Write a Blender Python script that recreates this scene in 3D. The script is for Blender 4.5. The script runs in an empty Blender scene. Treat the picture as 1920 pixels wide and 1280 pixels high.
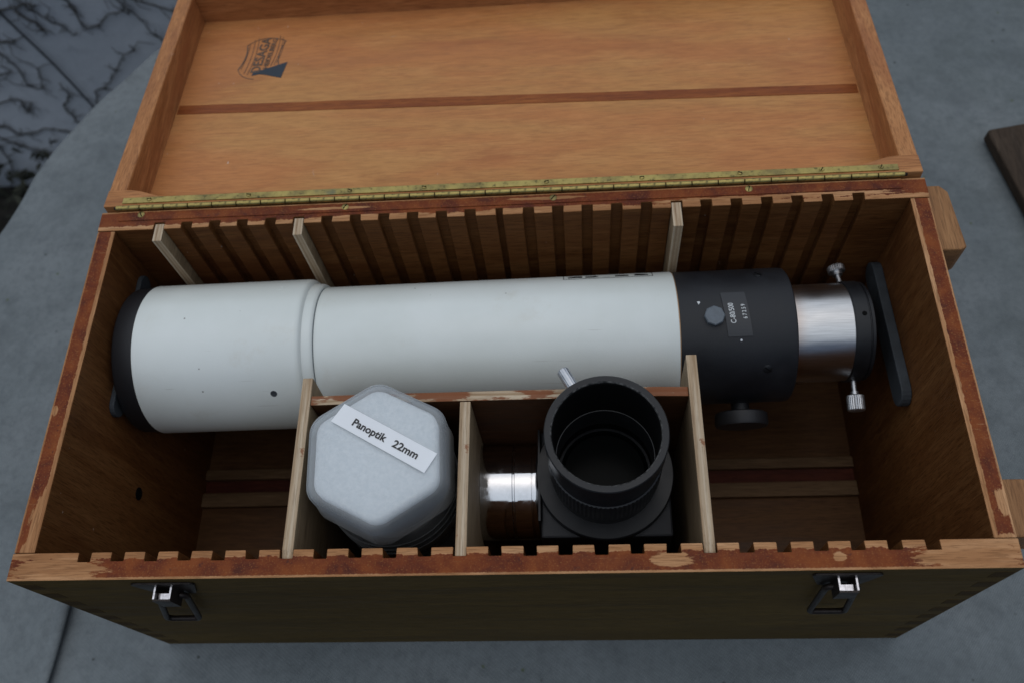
import bpy, bmesh, math, random
from mathutils import Vector, Matrix
R = math.radians
random.seed(7)
sc = bpy.context.scene
C = sc.collection

# ------------------------------------------------------------------ camera, world, sun, exposure
cam_d = bpy.data.cameras.new('camera'); cam = bpy.data.objects.new('camera', cam_d); C.objects.link(cam)
cam.location = (0.3177, -0.1426, 0.5484); cam.rotation_euler = (0.4785, 0.0770, 0.0043)
cam_d.sensor_width = 36.0; cam_d.lens = 36.0 * 1673.3 / 1920.0
cam_d.clip_start = 0.01; cam_d.clip_end = 100.0
cam_d.dof.use_dof = True; cam_d.dof.focus_distance = 0.60; cam_d.dof.aperture_fstop = 7.5
sc.camera = cam
SUN_TILT = 9.0                                   # degrees from the zenith, towards the back of the case
world = bpy.data.worlds.new('World'); sc.world = world; world.use_nodes = True
wn = world.node_tree; bg = wn.nodes['Background']
sky = wn.nodes.new('ShaderNodeTexSky'); sky.sky_type = 'NISHITA'; sky.sun_disc = False
sky.sun_elevation = R(90 - SUN_TILT); sky.sun_rotation = R(0); sky.dust_density = 2.0
wn.links.new(sky.outputs[0], bg.inputs[0]); bg.inputs[1].default_value = 0.05
sun_d = bpy.data.lights.new('overcast_sun', 'SUN'); sun_d.energy = 1.5; sun_d.angle = R(118); sun_d.color = (0.92, 0.975, 1.0)
sun = bpy.data.objects.new('overcast_sun', sun_d); C.objects.link(sun)
sun.rotation_euler = Vector((-0.10, math.sin(R(SUN_TILT)), math.cos(R(SUN_TILT)))).to_track_quat('Z', 'Y').to_euler()
sc.view_settings.view_transform = 'Standard'; sc.view_settings.look = 'None'
sc.view_settings.gamma = 1.0; sc.view_settings.use_curve_mapping = False
sc.view_settings.exposure = 0.05
sc.render.engine = 'CYCLES'

# ------------------------------------------------------------------ node helpers
class NT:
    def __init__(s, name):
        s.m = bpy.data.materials.new(name); s.m.use_nodes = True; s.t = s.m.node_tree
        s.b = s.t.nodes['Principled BSDF']; s.out = s.t.nodes['Material Output']
    def put(s, sock, v):
        if isinstance(v, bpy.types.NodeSocket): s.t.links.new(v, sock)
        elif v is not None: sock.default_value = v
    def n(s, typ, ins=None, **kw):
        nd = s.t.nodes.new('ShaderNode' + typ)
        for k, v in kw.items(): setattr(nd, k, v)
        for k, v in (ins or {}).items(): s.put(nd.inputs[k], v)
        return nd
    def obj(s): return s.n('TexCoord').outputs['Object']
    def pos(s): return s.n('NewGeometry').outputs['Position']
    def map(s, v, scale=(1, 1, 1), loc=(0, 0, 0), rot=(0, 0, 0)):
        return s.n('Mapping', {'Vector': v, 'Scale': scale, 'Location': loc, 'Rotation': rot}).outputs[0]
    def noise(s, v, scale=1., detail=4., rough=.5, dist=0.):
        return s.n('TexNoise', {'Vector': v, 'Scale': scale, 'Detail': detail, 'Roughness': rough, 'Distortion': dist}).outputs[0]
    def math(s, op, a, b=None, c=None, clamp=False):
        nd = s.n('Math', operation=op, use_clamp=clamp)
        for i, v in enumerate((a, b, c)):
            if v is not None: s.put(nd.inputs[i], v)
        return nd.outputs[0]
    def range(s, v, a, b, c=0., d=1., smooth=True):
        nd = s.n('MapRange', {0: v, 1: a, 2: b, 3: c, 4: d}); nd.interpolation_type = 'SMOOTHSTEP' if smooth else 'LINEAR'
        return nd.outputs[0]
    def ramp(s, v, stops):
        nd = s.n('ValToRGB', {0: v}); e = nd.color_ramp.elements
        while len(e) < len(stops): e.new(.5)
        for i, (p, c) in enumerate(stops): e[i].position = p; e[i].color = (*c, 1)
        return nd.outputs[0]
    def mix(s, f, a, b, mode='MIX'):
        nd = s.n('Mix', data_type='RGBA', blend_type=mode)
        s.put(nd.inputs[0], f)
        for i, v in ((6, a), (7, b)):
            if isinstance(v, tuple) and len(v) == 3: v = (*v, 1)
            s.put(nd.inputs[i], v)
        return nd.outputs[2]
    def sep(s, v): return s.n('SeparateXYZ', {0: v}).outputs
    def bump(s, h, strength=.3, dist=.001):
        o = s.n('Bump', {'Height': h, 'Strength': strength, 'Distance': dist}).outputs[0]
        s.t.links.new(o, s.b.inputs['Normal']); return o
    def set(s, **kw):
        for k, v in kw.items():
            k = k.replace('_', ' ')
            if isinstance(v, tuple) and len(v) == 3: v = (*v, 1)
            s.put(s.b.inputs[k], v)
        return s.m

def stretch(axis, along, across):
    v = [across] * 3; v['xyz'.index(axis)] = along; return tuple(v)

def wood_color(t, v, axis, dark, mid, light, pores=.45, soft=0.):
    a = t.noise(t.map(v, stretch(axis, 5 + 5 * soft, 60 - 12 * soft), rot=(0, 0, -.06 * soft)), 1, 7, .55 + .06 * soft, 1.2)
    b = t.noise(t.map(v, stretch(axis, 1.6, 9), (3.1, 1.7, .3)), 1, 3, .5, .6)
    fig = t.math('ADD', t.math('MULTIPLY', a, .6), t.math('MULTIPLY', b, .4))
    col = t.ramp(fig, [(.33 - .07 * soft, dark), (.50, mid), (.66 + .07 * soft, light)])
    p = t.noise(t.map(v, stretch(axis, 70, 1100)), 1, 3, .6)
    pm = t.range(p, .46, .66, 0, pores)
    fl = t.noise(t.map(v, stretch(axis, 25, 320), (1, 2, 3)), 1, 2, .5)
    col = t.mix(t.range(fl, .5, .75, 0, .35 - .2 * soft), col, tuple(min(1, c * 1.3) for c in light))
    col = t.mix(pm, col, tuple(c * .45 for c in dark))
    return col, p, a

def wood(name, axis, dark, mid, light, rough=.5, pores=.45, spec=.2, marks=0., soft=0.):
    t = NT(name); v = t.obj()
    col, p, a = wood_color(t, v, axis, dark, mid, light, pores, soft)
    if soft:                                             # red and yellow heartwood zones, fine slanting figure
        hz = t.noise(t.map(v, stretch(axis, 2.2, 9), (1, 6, 0), (0, 0, -.08)), 1, 4, .6, .5)
        col = t.mix(t.range(hz, .44, .60, 0, .55), col, (.51, .195, .066)); col = t.mix(t.range(hz, .56, .40, 0, .45), col, (.54, .285, .094))
        fg = t.noise(t.map(v, stretch(axis, 55, 420), (3, 3, 3), (0, 0, -.16)), 1, 4, .65)
        col = t.mix(t.range(fg, .42, .68, 0, .30), col, (.25, .10, .042))
    if marks:
        pk_ = t.noise(t.map(v, stretch(axis, 3, 14), (4, 9, 2)), 1, 5, .65, 1.0)
        col = t.mix(t.range(pk_, .52, .72, 0, .45), col, (dark[0] * .95, dark[1] * .72, dark[2] * .85))
        sc2 = t.noise(t.map(v, stretch(axis, 260, 90), (2, 2, 8)), 1, 3, .6)
        col = t.mix(t.math('MULTIPLY', t.range(sc2, .735, .76, 0, .55), t.range(pk_, .4, .55)), col, (.62, .55, .48))
        w = t.noise(v, 26, 6, .7, 1.5)
        col = t.mix(t.range(w, .70, .76, 0, marks), col, (.5, .42, .36))
        w2 = t.noise(v, 11, 5, .6)
        col = t.mix(t.range(w2, .60, .72, 0, .3), col, tuple(c * .8 for c in dark))
    t.bump(p, .22, .0006)
    return t.set(Base_Color=col, Roughness=t.range(a, .3, .7, rough - .08, rough + .1), Specular_IOR_Level=spec)

def simple(name, col, rough=.5, metal=0., spec=.5, nscale=0., namp=.15, bump=0., bscale=2000., coat=0.):
    t = NT(name); v = t.obj(); c = (*col, 1)
    if nscale:
        n = t.noise(v, nscale, 5, .6)
        c = t.mix(t.range(n, .3, .7, 0, 1), tuple(x * (1 - namp) for x in col), tuple(min(1, x * (1 + namp)) for x in col))
        rough = t.range(n, .3, .7, max(0, rough - .07), rough + .07)
    if bump: t.bump(t.noise(v, bscale, 3, .6), bump, .0005)
    t.set(Base_Color=c, Roughness=rough, Metallic=metal, Specular_IOR_Level=spec, Coat_Weight=coat)
    return t.m

# case dimensions (rim at z = 0)
X0, X1, D, H = -0.0343, 0.5640, 0.2497, 0.2492
TL, TR, TF, TB = 0.0144, 0.0139, 0.0178, 0.0175
PITCH, GW, GD = 0.022, 0.0083, 0.0060
TABLE_Z = -H - 0.0005

LIGHTW = ((.27, .115, .045), (.43, .21, .092), (.58, .33, .17))
def rim(name, axis, inner, outer, grain, patches, strip):
    """varnish-red rim stain worn through to bare wood at the inner edge and in patches"""
    t = NT(name); v = t.pos(); o = t.sep(v)
    col, p, a = wood_color(t, v, grain, *LIGHTW)
    s1 = t.noise(v, 45, 6, .65, .4); s2 = t.noise(t.map(v, (1, 1, 1), (5, 2, 1)), 160, 5, .7); s3 = t.noise(v, 900, 2, .5)
    st = t.ramp(s1, [(.34, (.068, .012, .009)), (.48, (.140, .027, .009)), (.64, (.215, .052, .013))])
    st = t.mix(t.range(s3, .55, .72, 0, .55), st, (.30, .12, .035))
    st = t.mix(t.range(s2, .60, .70, 0, .7), st, (.045, .014, .016))
    st = t.mix(.05, st, col)
    c = o['XYZ'.index(axis.upper())]
    wob = t.math('MULTIPLY', t.math('SUBTRACT', s2, .5), .006 if grain == 'x' else .0030)
    wob2 = t.math('MULTIPLY', t.math('SUBTRACT', t.noise(v, 700, 4, .6), .5), .0016)
    sg = 1 if outer > inner else -1
    din = t.math('ADD', t.math('MULTIPLY', t.math('SUBTRACT', c, inner), sg), wob)     # distance from the inner edge
    dou = t.math('ADD', t.math('MULTIPLY', t.math('SUBTRACT', outer, c), sg), wob2)
    mask = t.math('MAXIMUM', t.range(din, strip, strip + .0005, 1, 0), t.range(dou, .0012, .0020, 1, 0))
    for (cx, cy, rx, ry) in patches:
        q = t.map(v, (1 / rx, 1 / ry, 0), (-cx / rx, -cy / ry, 0))
        ln = t.n('VectorMath', {0: q}, operation='LENGTH').outputs['Value']
        ln = t.math('ADD', ln, t.math('MULTIPLY', t.math('SUBTRACT', t.noise(t.map(v, stretch(grain, 60, 300)), 1, 9, .74), .5), 1.9))
        mask = t.math('MAXIMUM', mask, t.range(ln, .88, 1.02, 1, 0))
    sp = t.range(t.noise(t.map(v, stretch(grain, 90, 300), (9, 4, 2)), 1, 4, .6), .74, .76, 0, .9)
    mask = t.math('MAXIMUM', mask, sp)
    for rt, of in ((33, 1.), (-50, 6.)):
        ln2 = t.noise(t.map(v, (30, 700, 300), (of, of, 0), (0, 0, R(rt))), 1, 2, .5)
        mask = t.math('MAXIMUM', mask, t.math('MULTIPLY', t.range(ln2, .73, .76, 0, .6), t.range(s1, .47, .55)))
    t.bump(t.math('ADD', t.math('MULTIPLY', mask, -.6), t.math('MULTIPLY', s3, .5)), .35, .0006)
    return t.set(Base_Color=t.mix(mask, st, col), Roughness=t.range(mask, 0, 1, .5, .65), Specular_IOR_Level=.10)

M = {}
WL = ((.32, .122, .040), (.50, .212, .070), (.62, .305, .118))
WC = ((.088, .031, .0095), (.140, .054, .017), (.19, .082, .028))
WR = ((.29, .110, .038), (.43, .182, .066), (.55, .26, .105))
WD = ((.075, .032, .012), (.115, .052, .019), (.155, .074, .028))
M['panel'] = wood('lid_panel_wood', 'x', *WL, rough=.45, pores=.3, marks=.4, soft=1.)
M['railx'] = wood('rail_wood_x', 'x', *WR, rough=.5, marks=.3)
M['raily'] = wood('rail_wood_y', 'y', *WR, rough=.5, marks=.5)
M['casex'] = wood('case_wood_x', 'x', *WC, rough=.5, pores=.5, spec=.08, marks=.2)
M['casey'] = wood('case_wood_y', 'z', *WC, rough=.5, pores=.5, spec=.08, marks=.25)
M['cross'] = wood('crossboard_wood', 'x', (.040, .016, .007), (.065, .027, .011), (.09, .038, .016), rough=.6, spec=.08)
M['front'] = wood('front_wood', 'x', (.064, .041, .015), (.098, .064, .023), (.130, .086, .032), rough=.6, spec=.05)
M['finger'] = wood('end_grain', 'x', (.042, .025, .010), (.060, .037, .015), (.078, .050, .020), rough=.6, spec=.05)
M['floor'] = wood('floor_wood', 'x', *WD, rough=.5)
M['cleat'] = wood('cleat_wood', 'y', (.20, .088, .033), (.30, .145, .058), (.39, .205, .09), rough=.5)
M['stripe'] = wood('stripe_stain', 'x', (.17, .036, .009), (.26, .072, .017), (.33, .108, .026), rough=.45)
M['batten'] = wood('batten_wood', 'x', (.12, .066, .030), (.17, .098, .048), (.22, .135, .07), rough=.6)
M['redgap'] = wood('red_stain', 'x', (.05, .010, .006), (.09, .02, .010), (.12, .03, .014), rough=.5)
M['plywood'] = wood('plywood_face', 'y', (.20, .135, .075), (.29, .205, .120), (.38, .28, .17), rough=.65, spec=.25)
def ply_edge(name, axis, stain=0.):
    t = NT(name); v = t.obj(); grain = 'y' if axis == 'x' else 'x'
    sc_ = [0, 0, 0]; sc_['xyz'.index(axis)] = 330; sc_['xyz'.index(grain)] = 6
    lay = t.noise(t.map(v, tuple(sc_)), 1, 2, .5, .2)
    fine = t.noise(t.map(v, stretch(grain, 60, 1500)), 1, 4, .6)
    col = t.ramp(lay, [(.36, (.27, .165, .085)), (.5, (.46, .34, .22)), (.64, (.56, .45, .32))])
    col = t.mix(t.range(fine, .48, .7, 0, .5), col, (.16, .09, .05))
    if stain:
        q = t.noise(t.map(v, stretch(grain, 28, 120)), 1, 5, .65)
        col = t.mix(t.range(q, .47, .53, 0, .9), col, (.20, .058, .018))
    else:
        q = t.noise(v, 60, 5, .65); col = t.mix(t.range(q, .64, .68, 0, .8), col, (.25, .09, .035))
    t.bump(fine, .3, .0006)
    return t.set(Base_Color=col, Roughness=.68, Specular_IOR_Level=.25)
M['plyx'] = ply_edge('plywood_edge', 'x'); M['plyy'] = ply_edge('plywood_edge_stained', 'y', 1.)
M['rim_front'] = rim('rim_front', 'y', 0., -TF, 'x', [(-.018, -.011, .034, .008), (.372, -.010, .013, .005), (.548, -.010, .034, .009), (.472, -.0095, .004, .003), (.583, -.006, .01, .006)], .0042)
M['rim_back'] = rim('rim_back', 'y', D, D + TB, 'x', [(.43, D + .005, .05, .0028), (.50, D + .006, .06, .0022), (.30, D + .004, .05, .002), (.17, D + .004, .05, .0016)], .0034)
M['rim_left'] = rim('rim_left', 'x', X0, X0 - TL, 'y', [(X0 - .003, .020, .0060, .022), (X0 - .006, .002, .005, .006), (X0 - .011, .10, .002, .004)], .0028)
M['rim_right'] = rim('rim_right', 'x', X1, X1 + TR, 'y', [(X1 + .010, .022, .0034, .010), (X1 + .008, -.001, .006, .004)], .0028)

def brass(name, tarn):
    t = NT(name); v = t.obj(); n = t.noise(v, 40, 6, .65); n2 = t.noise(v, 300, 4, .6)
    col = t.mix(t.range(n, .42, .66, 0, 1), (.42, .33, .11), (.22, .175, .07))
    col = t.mix(t.range(n2, .55, .72, 0, tarn), col, (.05, .055, .035))
    col = t.mix(t.range(t.noise(v, 18, 4, .6), .60, .72, 0, .75), col, (.10, .13, .10))
    t.bump(n2, .25, .0004)
    return t.set(Base_Color=col, Roughness=t.range(n2, .3, .7, .34, .55), Metallic=.85)
M['brass'] = brass('brass', .7); M['brass_screw'] = brass('brass_screw', .4)
M['leaf_stain'] = rim('hinge_leaf_stain', 'y', D + .003, D + TB, 'x', [(.14, D + .012, .03, .0012), (.30, D + .013, .03, .0014)], .0005)
def white_paint():
    t = NT('cream_white_paint'); v = t.obj()
    n = t.noise(v, 8, 5, .55); d = t.noise(v, 60, 5, .7)
    col = t.mix(t.range(n, .35, .65, 0, 1), (.68, .715, .675), (.75, .785, .755))
    col = t.mix(t.range(d, .73, .77, 0, .35), col, (.35, .30, .22))
    sp = t.n('TexVoronoi', {'Vector': v, 'Scale': 70.}); pr = t.sep(sp.outputs['Color'])[0]
    speck = t.math('MULTIPLY', t.range(sp.outputs['Distance'], .035, .06, 1, 0), t.range(pr, .80, .81, 0, .75))
    col = t.mix(speck, col, (.12, .10, .08))
    scn = t.noise(t.map(v, (14, 420, 420), (3, 1, 0), (0, 0, R(24))), 1, 2, .5); area = t.noise(t.map(v, (1, 1, 1), (8, 3, 5)), 14, 3, .5)
    col = t.mix(t.math('MULTIPLY', t.range(scn, .69, .74, 0, .30), t.range(area, .52, .60)), col, (.30, .28, .24))
    col = t.mix(t.range(t.noise(t.map(v, (1, 1, 1), (1, 4, 2)), 17, 6, .7), .56, .72, 0, .30), col, (.58, .55, .46))
    t.bump(t.noise(v, 1100, 2, .5), .14, .0004)
    return t.set(Base_Color=col, Roughness=.30, Specular_IOR_Level=.5)
M['white'] = white_paint()
M['black'] = simple('black_crackle_paint', (.014, .015, .018), .46, spec=.34, nscale=30, namp=.2, bump=.25, bscale=1800)
M['cap'] = simple('black_plastic_cap', (.013, .013, .015), .5, spec=.4, bump=.1, bscale=900)
M['satin'] = simple('black_anodised', (.011, .012, .014), .38, spec=.34, nscale=40, namp=.2)
M['inner_black'] = simple('matt_black_bore', (.004, .004, .004), .8, spec=.08)
M['greyknob'] = simple('grey_plastic', (.115, .135, .155), .5, spec=.4, nscale=300, namp=.12)
M['pad'] = simple('grey_rubber', (.040, .046, .052), .62, spec=.35, nscale=60, namp=.2, bump=.1)
M['plate'] = simple('label_plate', (.024, .026, .030), .42, spec=.45)
M['lettering'] = simple('white_lettering', (.62, .64, .64), .6)
M['ink'] = simple('black_ink', (.012, .012, .013), .5)
M['stamp'] = simple('stamp_ink', (.10, .062, .040), .6, nscale=400, namp=.5)
M['stampblue'] = simple('stamp_blue', (.016, .026, .040), .6, nscale=300, namp=.2)
def brushed():
    t = NT('brushed_steel'); v = t.obj()
    n = t.noise(t.map(v, (40, 2600, 2600)), 1, 3, .6)
    n2 = t.noise(t.map(v, (90, 20, 20), (.3, 0, 0)), 1, 3, .6)
    col = t.mix(t.range(n, .3, .7, 0, 1), (.48, .48, .48), (.66, .66, .66))
    col = t.mix(t.range(t.sep(t.pos())[0], .476, .492, .55, 0), col, (.42, .25, .16))
    t.bump(n, .12, .0003)
    return t.set(Base_Color=col, Roughness=.32, Metallic=1., Anisotropic=.4)
M['brushed'] = brushed()
M['chrome'] = simple('polished_chrome', (.66, .67, .69), .09, 1., nscale=200, namp=.06)
M['alu'] = simple('knurled_aluminium', (.58, .59, .61), .42, 1., nscale=300, namp=.1)
M['dark_steel'] = simple('dark_browned_steel', (.022, .016, .014), .42, .35, spec=.35, nscale=120, namp=.4, bump=.2)
M['bright_steel'] = simple('worn_bright_steel', (.66, .64, .66), .22, 1., nscale=600, namp=.3)
def felt():
    t = NT('white_fibre_pad'); v = t.obj(); n = t.noise(v, 350, 5, .7)
    col = t.mix(t.range(n, .3, .7, 0, 1), (.74, .78, .82), (.90, .92, .94)); t.bump(n, .4, .0008)
    return t.set(Base_Color=col, Roughness=.9, Specular_IOR_Level=.1)
M['felt'] = felt()
M['paper'] = simple('white_paper', (.84, .86, .88), .5, nscale=20, namp=.03)
def plastic(name, alpha):
    t = NT(name); v = t.obj()
    fr = t.n('Fresnel', {'IOR': 1.45}).outputs[0]
    tr = t.n('BsdfTransparent', {'Color': (.97, .98, .985, 1)}).outputs[0]
    t.bump(t.noise(v, 60, 3, .5), .06, .0008)
    t.set(Base_Color=(.88, .91, .92), Roughness=.22, Specular_IOR_Level=.5)
    sc_ = t.range(t.noise(t.map(v, (1, 1, 1)), 160, 5, .7), 0.5, .8, 0, .07)
    f = t.math('ADD', t.math('ADD', alpha, sc_), t.math('MULTIPLY', fr, .75), clamp=True)
    mx = t.n('MixShader', {0: f, 1: tr, 2: t.b.outputs[0]}).outputs[0]
    t.t.links.new(mx, t.out.inputs['Surface']); return t.m
M['plastic'] = plastic('frosted_plastic', .15); M['plastic_low'] = plastic('clear_plastic', .05)
def lensglass():
    t = NT('dark_glass'); return t.set(Base_Color=(.003, .004, .004), Roughness=.25, Specular_IOR_Level=.05)
M['glass'] = lensglass()
def cloth():
    t = NT('grey_canvas'); v = t.obj(); p = t.sep(v)
    def wave(rot, sc_): return t.n('RGBToBW', {0: t.n('TexWave', {'Vector': t.map(v, (1, 1, 1), (0, 0, 0), (0, 0, R(rot))), 'Scale': sc_, 'Distortion': 1.6, 'Detail': 2., 'Detail Scale': 2.}).outputs['Color']}).outputs[0]
    w, w2 = wave(38, 190.), wave(-52, 120.)
    n = t.noise(v, 4, 5, .6); n2 = t.noise(v, 22, 7, .7); n3 = t.noise(v, 900, 3, .7); n4 = t.noise(t.map(v, (1, 1, 1), (7, 1, 0)), 130, 5, .75)
    col = t.mix(t.range(n, .35, .65, 0, 1), (.166, .191, .198), (.226, .251, .258))
    col = t.mix(t.range(n2, .42, .72, 0, .55), col, (.095, .108, .112))
    col = t.mix(t.range(n4, .40, .75, 0, .5), col, (.085, .098, .105))
    col = t.mix(t.range(n4, .28, .42, .35, 0), col, (.25, .27, .29))
    # lens light falloff painted darker into the right-hand half, mottled with greenish stain
    vig_grime = t.math('MULTIPLY', t.range(p[0], .0, .6, 0, 1), t.range(t.noise(t.map(v, (1, 1, 1), (2, 5, 0)), 13, 7, .7), .38, .62, .1, 1))
    col = t.mix(t.math('MULTIPLY', vig_grime, .7), col, (.080, .098, .088))
    vo = t.n('TexVoronoi', {'Vector': v, 'Scale': 60.}); pr = t.sep(vo.outputs['Color'])
    dist = t.math('ADD', vo.outputs['Distance'], t.math('MULTIPLY', t.math('SUBTRACT', n3, .5), .12))
    sp = t.math('MULTIPLY', t.range(dist, .04, .14, 1, 0), t.range(pr[0], .74, .78, 0, .8))
    col = t.mix(sp, col, t.mix(t.range(pr[1], .45, .55), (.035, .036, .030), (.085, .105, .03)))
    col = t.mix(t.math('MULTIPLY', w, .32), col, (.075, .085, .095))
    col = t.mix(t.math('MULTIPLY', n3, .22), col, (.26, .28, .30))
    h = t.math('ADD', t.math('ADD', t.math('MULTIPLY', w, .4), t.math('MULTIPLY', w2, .2)), t.math('MULTIPLY', n3, .6))
    t.bump(h, .5, .0008)
    return t.set(Base_Color=col, Roughness=.88, Specular_IOR_Level=.12)
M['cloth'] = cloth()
def wallpaint():
    t = NT('weathered_wall_paint'); v = t.obj(); n = t.noise(v, 3, 6, .6); n2 = t.noise(v, 22, 6, .7)
    col = t.mix(t.range(n, .3, .7, 0, 1), (.48, .52, .58), (.60, .63, .68))
    col = t.mix(t.range(n2, .55, .72, 0, .6), col, (.25, .27, .30)); t.bump(n2, .5, .006)
    return t.set(Base_Color=col, Roughness=.85)
M['wall'] = wallpaint()
M['bark'] = simple('vine_bark', (.075, .072, .068), .85, nscale=60, namp=.4, bump=.4, bscale=400)
M['litter'] = simple('dead_leaves', (.030, .032, .020), .8, nscale=25, namp=.6)
M['cable'] = simple('dark_cable', (.022, .024, .028), .6)
M['soil'] = simple('dark_soil', (.022, .020, .016), .95, nscale=14, namp=.6, bump=.6, bscale=60)
M['plank'] = wood('weathered_plank', 'y', (.026, .017, .011), (.055, .038, .026), (.085, .062, .044), rough=.75)

# ------------------------------------------------------------------ geometry helpers
ORG = {}
def tag(o, label=None, cat=None, group=None, kind=None):
    for k, v in (('label', label), ('category', cat), ('group', group), ('kind', kind)):
        if v: o[k] = v
    return o
def thing(name, loc, label, cat, group=None):
    o = bpy.data.objects.new(name, None); C.objects.link(o); o.location = loc; o.empty_display_size = .02
    ORG[o] = Vector(loc); return tag(o, label, cat, group)
def link(name, me, parent=None, origin=None, mats=()):
    """mesh is given in world coordinates; origin = where the object's own origin goes"""
    po = ORG.get(parent, Vector((0, 0, 0)))
    org = Vector(origin) if origin is not None else (po if parent else Vector((0, 0, 0)))
    me.transform(Matrix.Translation(-org))
    o = bpy.data.objects.new(name, me); C.objects.link(o); o.location = org - po
    if parent: o.parent = parent
    ORG[o] = org
    for m in mats: me.materials.append(M[m] if isinstance(m, str) else m)
    return o
def mesh(verts, faces, smooth=False, name='m'):
    me = bpy.data.meshes.new(name); me.from_pydata([tuple(v) for v in verts], [], faces); me.update()
    if smooth:
        for p in me.polygons: p.use_smooth = True
    return me
def fix(me):
    b = bmesh.new(); b.from_mesh(me); bmesh.ops.recalc_face_normals(b, faces=b.faces); b.to_mesh(me); b.free(); return me
def prism(poly, f, h0, h1):
    n = len(poly)
    v = [f(a, b, h0) for a, b in poly] + [f(a, b, h1) for a, b in poly]
    fs = [tuple(range(n)), tuple(range(n, 2 * n))] + [(i, (i + 1) % n, n + (i + 1) % n, n + i) for i in range(n)]
    return fix(mesh(v, fs))
XY = lambda a, b, h: (a, b, h)
YZ = lambda a, b, h: (h, a, b)
XZ = lambda a, b, h: (a, h, b)
def box(x0, x1, y0, y1, z0, z1): return prism([(x0, y0), (x1, y0), (x1, y1), (x0, y1)], XY, z0, z1)
def bev(o, w=.0008, seg=2):
    m = o.modifiers.new('bevel', 'BEVEL'); m.width = w; m.segments = seg; m.limit_method = 'ANGLE'; m.angle_limit = R(40); m.harden_normals = False
    return o
def topmat(o, idx, zmin=-.002):
    for p in o.data.polygons:
        if p.normal.z > .9 and p.center.z + ORG[o].z > zmin: p.material_index = idx
def lathe(prof, org, axis, n=64, closed=False, teeth=None, sharp=35):
    """prof: (t along axis, r); org: point or function t -> point"""
    a = Vector(axis).normalized(); e1 = a.orthogonal().normalized(); e2 = a.cross(e1)
    v, f = [], []
    k = len(prof)
    for i, (t, r) in enumerate(prof):
        o = org(t) if callable(org) else Vector(org) + a * t
        for j in range(n):
            an = 2 * math.pi * j / n; rr = r
            if teeth and i in teeth and j % 2: rr = r * teeth[i]
            v.append(o + (e1 * math.cos(an) + e2 * math.sin(an)) * rr)
    rng = range(k) if closed else range(k - 1)
    for i in rng:
        i2 = (i + 1) % k
        for j in range(n):
            j2 = (j + 1) % n; f.append((i * n + j, i * n + j2, i2 * n + j2, i2 * n + j))
    if not closed:
        f.append(tuple(range(n))); f.append(tuple((k - 1) * n + j for j in range(n)))
    me = fix(mesh(v, f, True)); sharpen(me, sharp); return me
def sharpen(me, ang=35):
    b = bmesh.new(); b.from_mesh(me)
    for e in b.edges:
        if len(e.link_faces) == 2 and e.calc_face_angle(0) > R(ang): e.smooth = False
    b.to_mesh(me); b.free()
def tube(pts, r, n=10, closed=False):
    pts = [Vector(p) for p in pts]; v, f = [], []; m = len(pts)
    rs = r if isinstance(r, (list, tuple)) else [r] * m
    prev = None
    for i, p in enumerate(pts):
        if closed: d = pts[(i + 1) % m] - pts[i - 1]
        else: d = pts[min(i + 1, m - 1)] - pts[max(i - 1, 0)]
        d.normalize()
        e1 = d.orthogonal().normalized() if prev is None else (prev - d * prev.dot(d)).normalized()
        prev = e1; e2 = d.cross(e1)
        v += [p + (e1 * math.cos(2 * math.pi * j / n) + e2 * math.sin(2 * math.pi * j / n)) * rs[i] for j in range(n)]
    for i in range(m if closed else m - 1):
        i2 = (i + 1) % m
        for j in range(n): f.append((i * n + j, i * n + (j + 1) % n, i2 * n + (j + 1) % n, i2 * n + j))
    if not closed: f += [tuple(range(n)), tuple((m - 1) * n + j for j in range(n))]
    return fix(mesh(v, f, True))
def arc(cx, cy, r, a0, a1, n): return [(cx + r * math.cos(R(a0 + (a1 - a0) * i / n)), cy + r * math.sin(R(a0 + (a1 - a0) * i / n))) for i in range(n + 1)]
def rounded(poly, r, n=5):
    out = []; m = len(poly)
    for i in range(m):
        p = Vector(poly[i]); a = (Vector(poly[i - 1]) - p).normalized(); b = (Vector(poly[(i + 1) % m]) - p).normalized()
        ha = math.acos(max(-1, min(1, a.dot(b)))) / 2; l = r / math.tan(ha)
        c = p + (a + b).normalized() * (r / math.sin(ha)); s = p + a * l; e = p + b * l
        a0 = math.atan2(*(s - c).yx); a1 = math.atan2(*(e - c).yx); d = (a1 - a0 + math.pi) % (2 * math.pi) - math.pi
        out += [(c.x + r * math.cos(a0 + d * k / n), c.y + r * math.sin(a0 + d * k / n)) for k in range(n + 1)]
    return out
def join(*ms):
    b = bmesh.new()
    for m in ms: b.from_mesh(m)
    me = bpy.data.meshes.new('m'); b.to_mesh(me); b.free(); return me
def text(s, size, org, ex, ey, offset=0., spacing=1., thick=.0002, fit=None):
    cu = bpy.data.curves.new('t', 'FONT'); cu.body = s; cu.size = size; cu.align_x = 'CENTER'; cu.align_y = 'CENTER'
    cu.extrude = thick / 2; cu.offset = offset; cu.space_character = spacing; cu.resolution_u = 4
    o = bpy.data.objects.new('t', cu); C.objects.link(o); bpy.context.view_layer.update()
    me = bpy.data.meshes.new_from_object(o.evaluated_get(bpy.context.evaluated_depsgraph_get()))
    bpy.data.objects.remove(o); me.materials.clear()
    xs = [v.co.x for v in me.vertices]; k = fit / (max(xs) - min(xs)) if fit else 1.
    ex, ey = Vector(ex).normalized(), Vector(ey).normalized(); en = ex.cross(ey); org = Vector(org)
    for v in me.vertices: x, y, z = v.co; v.co = org + ex * x * k + ey * y + en * (z + thick * .6)
    return me

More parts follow.
